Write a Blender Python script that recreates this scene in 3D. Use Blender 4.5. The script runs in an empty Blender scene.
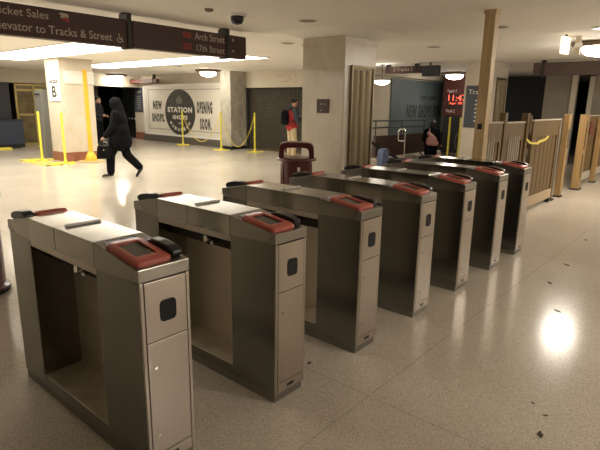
import bpy, bmesh, math, random
from mathutils import Vector, Matrix, Quaternion
random.seed(7)
S = bpy.context.scene
COL = S.collection

# ------------------------------------------------------------------ camera
cam_d = bpy.data.cameras.new('camera'); cam = bpy.data.objects.new('camera', cam_d); COL.objects.link(cam)
yaw, pitch, roll = 0.8621, 0.2349, 0.0158
fw = Vector((math.sin(yaw)*math.cos(pitch), math.cos(yaw)*math.cos(pitch), -math.sin(pitch)))
rt0 = Vector((math.cos(yaw), -math.sin(yaw), 0)); up0 = rt0.cross(fw)
rt = math.cos(roll)*rt0 + math.sin(roll)*up0; up = -math.sin(roll)*rt0 + math.cos(roll)*up0
M = Matrix((rt, up, -fw)).transposed().to_4x4(); M.translation = Vector((-1.0449, -1.7593, 1.668))
cam.matrix_world = M
cam_d.sensor_width = 36; cam_d.lens = 503.39*36/600; cam_d.clip_start = .05; cam_d.clip_end = 200
S.camera = cam
# ------------------------------------------------------------------ world, exposure
w = bpy.data.worlds.new('world'); S.world = w; w.use_nodes = True
w.node_tree.nodes['Background'].inputs[0].default_value = (1, .82, .6, 1)
w.node_tree.nodes['Background'].inputs[1].default_value = .12
S.view_settings.view_transform = 'Standard'; S.view_settings.look = 'None'
S.view_settings.exposure = 0.85; S.view_settings.gamma = 1; S.view_settings.use_curve_mapping = False
PANEL_E, BOWL_E, FAR_E, ADDED_E = 4.3, 38.0, 22.0, 70.0
H = 2.8                                             # ceiling height

# ------------------------------------------------------------------ materials
def mat(name, col, rough=.6, metal=0., var=.0, scale=8., stretch=(1, 1, 1), bump=0., spec=.5, emit=None, es=1., col2=None, coat=0., rvar=0.):
    m = bpy.data.materials.new(name); m.use_nodes = True; nt = m.node_tree; b = nt.nodes['Principled BSDF']
    b.inputs['Base Color'].default_value = (*col, 1); b.inputs['Roughness'].default_value = rough
    b.inputs['Metallic'].default_value = metal; b.inputs['Specular IOR Level'].default_value = spec
    b.inputs['Coat Weight'].default_value = coat
    if emit: b.inputs['Emission Color'].default_value = (*emit, 1); b.inputs['Emission Strength'].default_value = es
    if var or bump or col2 or rvar:
        tc = nt.nodes.new('ShaderNodeTexCoord'); mp = nt.nodes.new('ShaderNodeMapping'); nz = nt.nodes.new('ShaderNodeTexNoise')
        mp.inputs['Scale'].default_value = stretch; nz.inputs['Scale'].default_value = scale; nz.inputs['Detail'].default_value = 5
        nt.links.new(tc.outputs['Object'], mp.inputs[0]); nt.links.new(mp.outputs[0], nz.inputs['Vector'])
        rp = nt.nodes.new('ShaderNodeValToRGB'); rp.color_ramp.elements[0].position = .3; rp.color_ramp.elements[1].position = .7
        c2 = col2 or tuple(min(1, c*(1+var)) for c in col); c1 = col if col2 else tuple(c*(1-var) for c in col)
        rp.color_ramp.elements[0].color = (*c1, 1); rp.color_ramp.elements[1].color = (*c2, 1)
        nt.links.new(nz.outputs['Fac'], rp.inputs[0])
        if var or col2: nt.links.new(rp.outputs[0], b.inputs['Base Color'])
        if rvar:
            mr = nt.nodes.new('ShaderNodeMapRange'); mr.inputs['From Min'].default_value = .3; mr.inputs['From Max'].default_value = .7
            mr.inputs['To Min'].default_value = rough-rvar; mr.inputs['To Max'].default_value = rough+rvar
            nt.links.new(nz.outputs['Fac'], mr.inputs[0]); nt.links.new(mr.outputs[0], b.inputs['Roughness'])
            if metal > .8: nz.inputs['Detail'].default_value = 1
        if bump:
            bp = nt.nodes.new('ShaderNodeBump'); bp.inputs['Strength'].default_value = bump; bp.inputs['Distance'].default_value = .01
            nt.links.new(nz.outputs['Fac'], bp.inputs['Height']); nt.links.new(bp.outputs[0], b.inputs['Normal'])
    return m

def floor_material():
    m = bpy.data.materials.new('terrazzo'); m.use_nodes = True; nt = m.node_tree; b = nt.nodes['Principled BSDF']; N = nt.nodes; L = nt.links
    tc = N.new('ShaderNodeTexCoord')
    n1 = N.new('ShaderNodeTexVoronoi'); n1.inputs["Scale"].default_value = 260; n1.feature = 'F1'
    sep = N.new('ShaderNodeSeparateColor'); L.new(n1.outputs['Color'], sep.inputs[0])
    r1 = N.new('ShaderNodeValToRGB'); e = r1.color_ramp.elements; e[0].position = .05; e[0].color = (.36, .31, .245, 1); e[1].position = .35; e[1].color = (.52, .465, .385, 1)
    x = e.new(.9); x.color = (.66, .605, .52, 1); L.new(sep.outputs[0], r1.inputs[0]); L.new(tc.outputs['Object'], n1.inputs['Vector'])
    n2 = N.new('ShaderNodeTexNoise'); n2.inputs['Scale'].default_value = .9; n2.inputs['Detail'].default_value = 6; L.new(tc.outputs['Object'], n2.inputs['Vector'])
    r2 = N.new('ShaderNodeValToRGB'); r2.color_ramp.elements[0].position = .3; r2.color_ramp.elements[0].color = (.90, .89, .88, 1); r2.color_ramp.elements[1].position = .65
    L.new(n2.outputs['Fac'], r2.inputs[0])
    mx = N.new('ShaderNodeMix'); mx.data_type = 'RGBA'; mx.blend_type = 'MULTIPLY'; mx.inputs[0].default_value = 1
    L.new(r1.outputs[0], mx.inputs[6]); L.new(r2.outputs[0], mx.inputs[7])
    br = N.new('ShaderNodeTexBrick'); br.offset = 0; br.inputs['Scale'].default_value = 1; br.inputs['Brick Width'].default_value = 1.9; br.inputs['Row Height'].default_value = 1.9
    br.inputs['Mortar Size'].default_value = .004; br.inputs['Mortar Smooth'].default_value = .1
    for k, c in (('Color1', (1, 1, 1, 1)), ('Color2', (1, 1, 1, 1)), ('Mortar', (.76, .73, .68, 1))): br.inputs[k].default_value = c
    mp = N.new('ShaderNodeMapping'); mp.inputs['Location'].default_value = (.65, .35, 0); L.new(tc.outputs['Object'], mp.inputs[0]); L.new(mp.outputs[0], br.inputs['Vector'])
    m2 = N.new('ShaderNodeMix'); m2.data_type = 'RGBA'; m2.blend_type = 'MULTIPLY'; m2.inputs[0].default_value = 1
    L.new(mx.outputs[2], m2.inputs[6]); L.new(br.outputs['Color'], m2.inputs[7]); L.new(m2.outputs[2], b.inputs['Base Color'])
    mr = N.new('ShaderNodeMapRange'); mr.inputs['From Min'].default_value = .3; mr.inputs['From Max'].default_value = .7; mr.inputs['To Min'].default_value = .16; mr.inputs['To Max'].default_value = .18
    L.new(n2.outputs['Fac'], mr.inputs[0]); L.new(mr.outputs[0], b.inputs['Roughness']); b.inputs['Specular IOR Level'].default_value = .36
    return m

def marble(name, c1, c2, rough=.35):
    m = mat(name, c1, rough, col2=c2, scale=2.2, stretch=(1, 1, .6))
    nz = [n for n in m.node_tree.nodes if n.type == 'TEX_NOISE'][0]; nz.inputs['Distortion'].default_value = 1.6; nz.inputs['Detail'].default_value = 8
    return m

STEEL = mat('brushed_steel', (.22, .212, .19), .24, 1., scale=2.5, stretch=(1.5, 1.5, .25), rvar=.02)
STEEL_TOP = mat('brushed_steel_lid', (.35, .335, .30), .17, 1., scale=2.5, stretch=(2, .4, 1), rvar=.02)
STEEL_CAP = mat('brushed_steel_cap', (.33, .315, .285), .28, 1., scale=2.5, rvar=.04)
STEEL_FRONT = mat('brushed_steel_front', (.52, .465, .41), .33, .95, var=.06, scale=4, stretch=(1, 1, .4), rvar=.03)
STEEL_PL = mat('worn_steel_tray', (.74, .68, .57), .40, .6, var=.2, scale=6, rvar=.06)
BACKP = mat('niche_back_steel', (.72, .65, .54), .48, .75, var=.05, scale=4)
DARKSTEEL = mat('dark_seam_metal', (.05, .045, .04), .6, .5)
CHROME = mat('chrome', (.8, .78, .75), .15, 1.)
RED = mat('coral_red_plastic', (.50, .11, .08), .38, coat=.2)
SCREEN = mat('grey_screen', (.07, .062, .052), .22, var=.1, scale=60)
BLACK = mat('black_plastic', (.012, .012, .013), .28)
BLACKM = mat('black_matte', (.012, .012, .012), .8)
WHITE = mat('white_plastic', (.75, .73, .70), .45)
STICK = mat('blue_white_sticker', (.10, .13, .42), .4, col2=(.75, .75, .8), scale=90)
FLOOR = floor_material()
CEIL = mat('ceiling_plaster', (.85, .82, .76), .85, var=.03, scale=1.2, bump=.03)
STONE = marble('cream_stone', (.54, .48, .38), (.64, .58, .48))
STONE2 = marble('grey_veined_marble', (.30, .28, .23), (.50, .47, .40))
REDBASE = marble('red_granite', (.20, .07, .04), (.34, .14, .09))
CREAM = mat('cream_wall', (.58, .52, .41), .7, var=.05, scale=2)
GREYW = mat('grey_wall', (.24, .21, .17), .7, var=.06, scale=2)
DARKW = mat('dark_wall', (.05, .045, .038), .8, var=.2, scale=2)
BROWN = mat('sign_brown', (.055, .022, .016), .55)
MOUNT = mat('mount_dark_brown', (.022, .013, .011), .5)
TXT = mat('sign_letter_cream', (.50, .42, .35), .6)
TXTRED = mat('sign_red', (.34, .035, .03), .6)
TXTDARK = mat('letter_charcoal', (.035, .032, .03), .6)
TXTWHITE = mat('letter_white', (.75, .72, .66), .6)
BANNER = mat('banner_white', (.66, .63, .55), .6, var=.03, scale=2)
BANNERF = mat('banner_grey_frame', (.36, .35, .30), .5)
OVAL = mat('oval_charcoal', (.045, .042, .036), .6, var=.5, scale=14)
BLUEG = mat('blue_grey_banner', (.12, .15, .16), .5, var=.12, scale=1.2)
MAPB = mat('map_slate', (.06, .07, .09), .5)
YEL = mat('safety_yellow', (.72, .62, .06), .45)
YELO = mat('orange_yellow', (.80, .42, .03), .5)
MAROON = mat('maroon_plastic', (.085, .012, .014), .3, var=.1, scale=4, coat=.3)
BRASS = mat('aged_bronze', (.23, .19, .12), .5, .8, var=.2, scale=3, stretch=(4, 4, .4))
BRASSD = mat('dark_bronze', (.13, .10, .05), .45, .7)
SHUT = mat('shutter_bronze', (.060, .052, .036), .5, .4, var=.2, scale=5)
WOODP = mat('oak_post', (.50, .36, .19), .5, var=.12, scale=3, stretch=(8, 8, .4))
WOODG = mat('golden_wood', (.32, .20, .08), .5, var=.12, scale=3, stretch=(8, 8, .4))
WOODD = mat('dark_oak_fence', (.13, .078, .024), .5, var=.15, scale=3, stretch=(8, 8, .4))
RAILW = mat('pale_rail', (.45, .41, .33), .4)
PIPE = mat('grey_pipe', (.12, .12, .11), .4, .6)
PARAP = mat('brown_parapet', (.055, .028, .020), .5)
LED = mat('led_red', (.02, 0, 0), .5, emit=(1, .10, .05), es=1.6)
BOWL = mat('lamp_bowl', (.9, .85, .75), .4, emit=(1, .91, .78), es=BOWL_E)
BOWLF = mat('lamp_bowl_far', (.9, .85, .75), .4, emit=(1, .91, .78), es=FAR_E)
BOWL_ADDED = mat('lamp_bowl_added', (.9, .85, .75), .4, emit=(1, .91, .78), es=ADDED_E)
PANEL = mat('ceiling_light_panel', (.9, .9, .85), .5, emit=(1, .93, .80), es=PANEL_E)
FIXT = mat('fixture_ring', (.22, .17, .11), .4, .5)
SKIN = mat('skin', (.42, .24, .16), .5)
HAIR = mat('dark_hair', (.012, .009, .007), .6)
CBLACK = mat('black_cloth', (.006,.006,.007), .9, spec=.08, var=.3, scale=12, bump=.2)
CDARK = mat('charcoal_cloth', (.028, .027, .030), .9, spec=.08, var=.2, scale=12, bump=.2)
CGREY = mat('slate_cloth', (.055, .060, .070), .9, spec=.08, var=.2, scale=12)
CRED = mat('red_cloth', (.30, .018, .018), .8, var=.2, scale=12)
CKHAKI = mat('khaki_cloth', (.46, .36, .22), .8, var=.1, scale=10)
CPINK = mat('pink_bag', (.42, .20, .17), .6)
BLUEM = mat('dark_blue_bin', (.015, .022, .045), .5)
BLUEBAG = mat('blue_print', (.02, .035, .10), .5, col2=(.14, .18, .30), scale=9)
CAUT = mat('caution_tape', (.75, .60, .12), .5)
DIRT = mat('dried_gum', (.05, .04, .03), .8)
VALANCE = mat('red_beam_sign', (.13, .035, .025), .5)

# ------------------------------------------------------------------ mesh helpers
class MB:
    def __init__(s): s.bm = bmesh.new()
    def box(s, x0, x1, y0, y1, z0, z1, R=None):
        vs = [Vector((x, y, z)) for x in (x0, x1) for y in (y0, y1) for z in (z0, z1)]
        if R: vs = [R @ v for v in vs]
        v = [s.bm.verts.new(p) for p in vs]
        for f in ((0, 1, 3, 2), (4, 6, 7, 5), (0, 4, 5, 1), (2, 3, 7, 6), (0, 2, 6, 4), (1, 5, 7, 3)): s.bm.faces.new([v[i] for i in f])
        return s
    def prism(s, poly, axis, a, b):
        """poly of 2-D points extruded along axis from a to b ('x': (y,z), 'y': (x,z), 'z': (x,y))"""
        def P(p, t): return {'x': (t, p[0], p[1]), 'y': (p[0], t, p[1]), 'z': (p[0], p[1], t)}[axis]
        A = [s.bm.verts.new(P(p, a)) for p in poly]; B = [s.bm.verts.new(P(p, b)) for p in poly]; n = len(poly)
        s.bm.faces.new(A); s.bm.faces.new(B[::-1])
        for i in range(n): s.bm.faces.new((A[i], B[i], B[(i+1) % n], A[(i+1) % n]))
        return s
    def tube(s, p0, p1, r0, r1=None, n=12, caps=True):
        p0, p1 = Vector(p0), Vector(p1); r1 = r0 if r1 is None else r1; d = (p1-p0).normalized(); q = d.to_track_quat('Z', 'Y')
        A, B = [], []
        for i in range(n):
            a = 2*math.pi*i/n; o = q @ Vector((math.cos(a), math.sin(a), 0)); A.append(s.bm.verts.new(p0+o*r0)); B.append(s.bm.verts.new(p1+o*r1))
        for i in range(n): s.bm.faces.new((A[i], A[(i+1) % n], B[(i+1) % n], B[i]))
        if caps: s.bm.faces.new(A[::-1]); s.bm.faces.new(B)
        return s
    def path(s, pts, r, n=8):
        pts = [Vector(p) for p in pts]
        rings = []
        for k, p in enumerate(pts):
            d = (pts[min(k+1, len(pts)-1)]-pts[max(k-1, 0)]).normalized(); q = d.to_track_quat('Z', 'Y')
            rings.append([s.bm.verts.new(p+q @ Vector((math.cos(2*math.pi*i/n)*r, math.sin(2*math.pi*i/n)*r, 0))) for i in range(n)])
        for a, b in zip(rings, rings[1:]):
            best = min(range(n), key=lambda o: sum((a[i].co-b[(i+o) % n].co).length for i in range(n)))
            for i in range(n): s.bm.faces.new((a[i], a[(i+1) % n], b[(i+1+best) % n], b[(i+best) % n]))
        s.bm.faces.new(rings[0][::-1]); s.bm.faces.new(rings[-1]); return s
    def lathe(s, prof, c=(0, 0), n=32, closed=False):
        rings = []
        for r, z in prof:
            rings.append([s.bm.verts.new((c[0]+max(r, 1e-4)*math.cos(2*math.pi*i/n), c[1]+max(r, 1e-4)*math.sin(2*math.pi*i/n), z)) for i in range(n)])
        pr = list(zip(rings, rings[1:]))
        if closed: pr.append((rings[-1], rings[0]))
        for a, b in pr:
            for i in range(n): s.bm.faces.new((a[i], a[(i+1) % n], b[(i+1) % n], b[i]))
        if not closed: s.bm.faces.new(rings[0][::-1]); s.bm.faces.new(rings[-1])
        return s
    def ell(s, c, r, R=None, seg=16):
        m = Matrix.Translation(Vector(c)) @ (R.to_4x4() if R else Matrix.Identity(4)) @ Matrix.Diagonal((*r, 1))
        bmesh.ops.create_uvsphere(s.bm, u_segments=seg, v_segments=max(8, seg*2//3), radius=1, matrix=m); return s
    def xf(s, m): bmesh.ops.transform(s.bm, matrix=m, verts=s.bm.verts); return s
    def build(s, name, m, parent=None, bevel=0, smooth=False, loc=None, seg=2):
        bmesh.ops.recalc_face_normals(s.bm, faces=s.bm.faces)
        me = bpy.data.meshes.new(name); s.bm.to_mesh(me); s.bm.free(); o = bpy.data.objects.new(name, me); COL.objects.link(o)
        me.materials.append(m)
        if smooth:
            for p in me.polygons: p.use_smooth = True
        if bevel:
            b = o.modifiers.new('bevel', 'BEVEL'); b.width = bevel; b.segments = seg; b.limit_method = 'ANGLE'; b.angle_limit = math.radians(40)
        if parent: o.parent = parent
        if loc: o.location = loc
        return o
def B(*a, **k): return MB().box(*a, **k)
def thing(name, label, cat, loc=(0, 0, 0), rz=0, group=None):
    o = bpy.data.objects.new(name, None); COL.objects.link(o); o.empty_display_size = .1
    o.location = loc; o.rotation_euler = (0, 0, rz); return tag(o, label, cat, group)
def tag(o, label, cat, group=None):
    o['label'] = label; o['category'] = cat
    if group: o['group'] = group
    return o
def struct(o): o['kind'] = 'structure'; return o
def copy_tree(o, parent=None):
    c = o.copy(); COL.objects.link(c)
    if parent: c.parent = parent
    for ch in o.children: copy_tree(ch, c)
    return c
def smooth_by_angle(o, deg=35):
    me = o.data
    bm = bmesh.new(); bm.from_mesh(me)
    for f in bm.faces: f.smooth = True
    for e in bm.edges:
        e.smooth = not (len(e.link_faces) == 2 and e.calc_face_angle(0) > math.radians(deg))
    bm.to_mesh(me); bm.free(); return o

def text(name, s, m, parent, x0, z0, wd, ht, face='-y', depth=.004, at=0., xf=None, bold=0., space=1.):
    """lettering s fitted to wd x ht; for face '-y' x0 is the left x and `at` the plane's y; for '-x' x0 is the left (largest) y and `at` the plane's x"""
    cu = bpy.data.curves.new('t', 'FONT'); cu.body = s; cu.extrude = .5; cu.resolution_u = 3; cu.space_character = space; cu.offset = bold
    o = bpy.data.objects.new('t', cu); me = bpy.data.meshes.new_from_object(o)
    xs = [v.co.x for v in me.vertices]; ys = [v.co.y for v in me.vertices]
    ax, ay = min(xs), min(ys); sx = wd/(max(xs)-ax); sy = ht/(max(ys)-ay)
    for v in me.vertices:
        X = (v.co.x-ax)*sx; Y = (v.co.y-ay)*sy; Z = v.co.z*depth
        if xf: X, Y = xf(X, Y)
        v.co = (x0+X, at-Z, z0+Y) if face == '-y' else (at-Z, x0-X, z0+Y)
    bpy.data.objects.remove(o); bpy.data.curves.remove(cu)
    me.materials.clear(); me.materials.append(m); me.name = name
    ob = bpy.data.objects.new(name, me); COL.objects.link(ob)
    if parent: ob.parent = parent
    return ob

# ================================================================== THE SETTING
mb = MB()
HX0, HX1, HY0, HY1 = 13.9, 18.2, 5.15, 6.75            # stairwell opening
for a in ((-8, HX0, -12, 34), (HX1, 24, -12, 34), (HX0, HX1, -12, HY0), (HX0, HX1, HY1, 34)): mb.box(a[0], a[1], a[2], a[3], -.2, 0)
struct(mb.build('floor', FLOOR))
struct(B(-8, 24, -12, 34, H, H+.2).build('ceiling', CEIL))
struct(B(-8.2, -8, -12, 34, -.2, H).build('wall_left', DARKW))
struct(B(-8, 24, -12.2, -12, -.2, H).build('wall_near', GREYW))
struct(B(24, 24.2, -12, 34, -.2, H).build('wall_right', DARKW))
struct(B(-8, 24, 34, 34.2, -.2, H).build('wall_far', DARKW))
# rear wall of the concourse (plane x = 12, running in y)
mb = MB(); mb.box(12.0, 12.3, 12.95, 19.55, 0, H).box(12.0, 12.3, 19.55, 23.4, 2.46, H).box(12.0, 12.3, 23.4, 34, 0, H)
struct(mb.build('wall_back', CREAM))
struct(B(11.97, 12.0, 18.6, 19.55, 0, .32).build('baseboard_back', REDBASE))
struct(B(15.3, 15.5, 19.0, 26, 0, H).build('wall_corridor', GREYW))
mb = MB(); mb.box(12.27, 12.6, 7.6, 9.4, 0, H).box(12.27, 12.6, 9.4, 12.4, 2.22, H)
struct(mb.build('wall_shutter', CREAM))
struct(B(11.5, 12.9, 12.4, 12.95, .12, H).build('wall_pier', STONE2, bevel=.01))
struct(B(11.53, 12.9, 12.43, 12.93, 0, .12).build('baseboard_pier', BLACKM))
# left back wall of the concourse (plane y = 19)
mb = MB(); mb.box(-8, 12, 19.0, 19.2, 2.3, H).box(8.1, 9.4, 19.0, 19.2, 0, 2.3).box(-8, 2.0, 19.0, 19.2, 0, 2.3)
# opening behind the man stays dark
struct(mb.build('wall_rear', CREAM))
# right part
struct(B(12.6, 24, 7.45, 7.65, -.2, H).build('wall_stair', CREAM))
mb = MB(); mb.box(16.2, 16.5, 2.2, 3.08, 0, H).box(16.2, 16.5, -6, 1.72, 0, H)
struct(mb.build('wall_platform', GREYW))
struct(B(16.12, 16.2, 1.72, 1.84, 0, H-.2).build('trim_1', RAILW))
struct(B(16.15, 16.25, 2.18, 2.32, 0, H).build('trim_2', CREAM))
struct(B(12.9, 24, 7.2, 7.45, 2.62, H).build('trim_3', CREAM))

# stairwell walls and steps
mb = MB(); mb.box(HX0, HX1, HY1, HY1+.1, -3.2, -.2).box(HX0, HX1, HY0-.1, HY0, -3.2, -.2).box(HX1, HX1+.1, HY0, HY1, -3.2, -.2)
struct(mb.build('wall_stairwell', DARKW))
mb = MB()
for k in range(14): mb.box(HX0+.3*k, HX0+.3*(k+1), HY0, HY1, -3.2, -.17*(k+1))
struct(mb.build('floor_steps', GREYW))

# ------------------------------------------------------------------ columns
def column(x0, x1, y0, y1, label, base=None, flare=True, stone=STONE):
    t = thing('stone_column', label, 'column', ((x0+x1)/2, (y0+y1)/2, 0)); hx, hy = (x1-x0)/2, (y1-y0)/2
    B(-hx, hx, -hy, hy, 0, 2.7).build('shaft', stone, t, bevel=.012)
    B(-hx-.008, hx+.008, -hy-.008, hy+.008, 0, .26 if base else .1).build('base', base or REDBASE, t)
    B(-hx-.012, hx+.012, -hy-.012, hy+.012, 2.60, 2.615).build('upper_band', stone, t)
    if flare:
        m = MB(); q = .34
        a = [m.bm.verts.new((sx*hx, sy*hy, 2.7)) for sx, sy in ((-1, -1), (1, -1), (1, 1), (-1, 1))]
        b = [m.bm.verts.new((sx*(hx+q), sy*(hy+q), H-.001)) for sx, sy in ((-1, -1), (1, -1), (1, 1), (-1, 1))]
        m.bm.faces.new(a[::-1]); m.bm.faces.new(b)
        for i in range(4): m.bm.faces.new((a[i], a[(i+1) % 4], b[(i+1) % 4], b[i]))
        m.build('capital', CEIL, t)
    else:
        B(-hx, hx, -hy, hy, 2.7, H-.001).build('capital', stone, t)
    return t
c1 = column(5.5, 6.37, 3.0, 3.85, 'cream stone column with flared top and fluted bronze panel, behind the maroon trash can')
c2 = column(12.3, 13.36, 3.25, 4.0, 'far stone column with bronze panel and slate map board, behind the oak post', flare=False)
c3 = column(5.4, 6.35, 12.4, 13.25, 'stone column with red granite base and Section B sign', base=REDBASE, flare=False)
def bronze(cx, y, x0, x1, z0, z1, par):
    lx = par.location.x; ly = par.location.y
    p = B(x0-lx, x1-lx, y-.03-ly, y-ly, z0, z1).build('bronze_panel', BRASSD, par)
    m = MB(); n = 3; wv = (x1-x0-.06)/n
    for k in range(n):
        a = x0+.03+k*wv
        pts = [(a+wv*j/8-lx, y-.03-.035*math.sin(math.pi*j/8)-ly) for j in range(9)]
        m.prism([(px, py) for px, py in pts], 'z', z0+.03, z1-.04)
    m.build('fluting', BRASS, p)
    m = MB(); m.box(x0-.03-lx, x0-lx, y-.045-ly, y-ly, z0, z1+.03).box(x1-lx, x1+.03-lx, y-.045-ly, y-ly, z0, z1+.03).box(x0-lx, x1-lx, y-.05-ly, y-ly, z1, z1+.03)
    m.build('frame', BRASS, p)
bronze(0, 3.0, 5.68, 6.25, .1, 2.25, c1)
bronze(0, 3.25, 12.55, 13.15, .1, 2.4, c2)
# square maroon notice on the column, facing the concourse
nt_ = thing('wall_notice', 'small square maroon notice screwed to the cream column', 'sign', (5.5, 3.40, 1.54))
B(-.02, -.001, -.12, .12, 0, .22).build('plate', BROWN, nt_, bevel=.003)
m = MB()
for yy, zz, ww in ((.02, .14, .03), (-.05, .14, .02), (.03, .04, .02)): m.box(-.023, -.02, yy-ww/2, yy+ww/2, zz-.01, zz+.01)
m.build('marks', TXT, nt_)
# Section B sign
sb = thing('section_sign', 'white Section B sign on the stone column', 'sign', (5.4, 12.75, 1.66))
B(-.02, -.001, -.34, .33, 0, .68).build('plate', WHITE, sb)
text('lettering', 'Section', TXTDARK, sb, .28, .47, .56, .13, '-x', at=-.021, bold=.02)
text('letter', 'B', TXTDARK, sb, .12, .10, .26, .30, '-x', at=-.021, bold=.02)
wb = B(5.52, 6.36, 12.37, 12.399, 2.13, 2.47).build('blank_sign', WHITE); tag(wb, 'blank white board on the Section B column behind a yellow pole', 'sign')
yp = thing('yellow_pole', 'tall orange-yellow pole on a round base before the Section B column', 'pole', (5.92, 12.02, 0))
MB().lathe([(.36, 0), (.36, .025), (.33, .04), (.05, .04)], n=36).build('base_plate', mat('tan_plate', (.40, .28, .12), .6), yp)
MB().lathe([(.16, .04), (.15, .12), (.12, .20), (.06, .30)], n=20).build('foot', YELO, yp)
B(-.055, .055, -.02, .02, .28, 2.5).build('pole', YELO, yp)

# ------------------------------------------------------------------ fare gates
W, L, P, PR, ZS, Z0, ZT = .255, 1.362, .360, .283, .944, 1.0, 1.053
def make_gate():
    t = thing('fare_gate', '', 'fare gate')
    sl = (ZT-Z0)/P; slr = (ZT-Z0)/PR
    # pedestals
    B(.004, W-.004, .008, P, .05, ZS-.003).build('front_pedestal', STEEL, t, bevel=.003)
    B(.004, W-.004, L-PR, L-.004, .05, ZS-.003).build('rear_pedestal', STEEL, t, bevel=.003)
    m = MB(); m.box(.008, W-.008, .012, L-.008, 0, .05); m.build('plinth', mat_pl, t, bevel=.002)
    # front frame, panels
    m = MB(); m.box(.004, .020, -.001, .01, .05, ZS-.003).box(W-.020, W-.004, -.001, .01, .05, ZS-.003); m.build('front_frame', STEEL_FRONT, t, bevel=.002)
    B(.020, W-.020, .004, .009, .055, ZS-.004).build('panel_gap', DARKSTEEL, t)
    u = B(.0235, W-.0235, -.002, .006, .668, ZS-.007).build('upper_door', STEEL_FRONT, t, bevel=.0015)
    m = MB(); cx, cz, hw, hh = .134, .795, .041, .049; pts = []
    for i in range(40):
        a = 2*math.pi*i/40; c, s_ = math.cos(a), math.sin(a); e = .42
        pts.append((cx+hw*math.copysign(abs(c)**e, c), cz+hh*math.copysign(abs(s_)**e, s_)))
    m.prism(pts, 'y', -.005, 0); m.build('sensor_window', BLACKM, u)
    lo = B(.0235, W-.0235, -.002, .006, .118, .663).build('lower_door', STEEL_FRONT, t, bevel=.0015)
    for z in (.545, .215): MB().tube((.058, -.007, z), (.058, 0, z), .008).build('lock', CHROME, lo)
    k = B(.0235, W-.0235, -.002, .006, .056, .113).build('kick_plate', STEEL_FRONT, t, bevel=.0015)
    B(.10, .155, -.004, 0, .075, .092).build('badge', DARKSTEEL, k)
    # same on the rear end
    B(.0235, W-.0235, L-.006, L+.002, .668, ZS-.007).build('upper_door', STEEL_FRONT, t, bevel=.0015)
    B(.0235, W-.0235, L-.006, L+.002, .118, .663).build('lower_door', STEEL_FRONT, t, bevel=.0015)
    # caps
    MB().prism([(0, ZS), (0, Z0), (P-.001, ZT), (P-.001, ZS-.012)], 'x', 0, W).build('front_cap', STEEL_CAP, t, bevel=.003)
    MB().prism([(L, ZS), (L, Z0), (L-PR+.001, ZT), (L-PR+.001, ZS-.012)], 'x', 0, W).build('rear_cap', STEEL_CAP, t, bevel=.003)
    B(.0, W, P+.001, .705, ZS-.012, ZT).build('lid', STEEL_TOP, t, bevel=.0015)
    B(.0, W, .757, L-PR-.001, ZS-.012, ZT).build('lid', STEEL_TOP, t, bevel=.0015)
    B(.002, W-.002, .706, .756, ZS-.012, ZT-.001).build('lid_strip', STEEL_TOP, t, bevel=.001)
    B(.05, W-.02, .712, .742, ZT, ZT+.010).build('lid_handle', WHITE, t, bevel=.004)
    # niche under the lid
    B(.006, W-.006, P, L-PR, .895, ZS-.012).build('lid_rail', STEEL_FRONT, t, bevel=.002)
    B(.11, W-.02, P, L-PR, .80, .895).build('barrier_housing', DARKSTEEL, t)
    b = MB().tube((.06, .63, .855), (.12, .63, .855), .040, .046, 20).build('barrier_hub', BLACK, t)
    MB().tube((.035, .63, .858), (.062, .63, .855), .020, .023, 14).build('hub_knob', CHROME, b)
    MB().tube((.09, .60, .845), (.05, .585, .835), .010, .012, 10).build('hub_bolt', CHROME, b)
    B(W-.028, W-.006, P, L-PR,   .115, .895).build('back_panel', BACKP, t)
    B(.006, W-.006, P, L-PR, .05, .112).build('tray_skirt', STEEL, t, bevel=.002)
    B(.006, W-.006, P, L-PR, .112, .118).build('tray', STEEL_PL, t, bevel=.002)
    # readers: front on the sloping cap, rear turned about
    def reader(flip):
        par = bpy.data.objects.new('x', None)
        def place(mb, name, m, parent, **k):
            Mx = Matrix.Translation((0, 0, Z0)) @ Matrix.Rotation(math.atan(sl if not flip else slr), 4, 'X')
            if flip: Mx = Matrix.Translation((W, L, 0)) @ Matrix.Rotation(math.pi, 4, 'Z') @ Mx
            mb.xf(Mx); return mb.build(name, m, parent, **k)
        y1 = .28 if not flip else .25
        def rr(x0, x1, ya, yb, r, n=5):
            pts = []
            for cx, cy, a0 in ((x1-r, yb-r, 0), (x0+r, yb-r, 90), (x0+r, ya+r, 180), (x1-r, ya+r, 270)):
                for i in range(n+1): a = math.radians(a0+90*i/n); pts.append((cx+r*math.cos(a), cy+r*math.sin(a)))
            return pts
        # ring-shaped frame
        m = MB(); sx0, sx1, sy0, sy1 = .045, .150, .085, y1-.038
        rings = []
        for (o, z) in ((0, 0), (0, .016), (.008, .024), (None, .022), (None, .010)):
            if o is None: pts = rr(sx0, sx1, sy0, sy1, .008)
            else: pts = rr(.008+o, .186-o, .024+o, y1-o, .022)
            rings.append([m.bm.verts.new((x, y, z)) for x, y in pts])
        for a, b2 in zip(rings, rings[1:]):
            for i in range(len(a)): m.bm.faces.new((a[i], a[(i+1) % len(a)], b2[(i+1) % len(a)], b2[i]))
        fr = place(m, 'ticket_reader', RED, t, smooth=False)
        smooth_by_angle(fr, 50)
        place(MB().prism(rr(sx0-.001, sx1+.001, sy0-.001, sy1+.001, .008), 'z', .0, .014), 'screen', SCREEN, fr)
        # black tap pod, an arched block
        m = MB(); prof = [(.045, 0), (.035, .018), (.045, .034), (.085, .042), (.15, .042), (.21, .034), (.235, .020), (.24, 0)]
        prof = [(min(a, y1), z) for a, z in prof]
        m.prism(prof, 'x', .192, .247); pod = place(m, 'tap_pod', BLACK, t, bevel=.008, seg=3)
        place(MB().box(.20, .24, .06, .08, .034, .0365), 'pod_mark', DARKSTEEL, pod)
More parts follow.
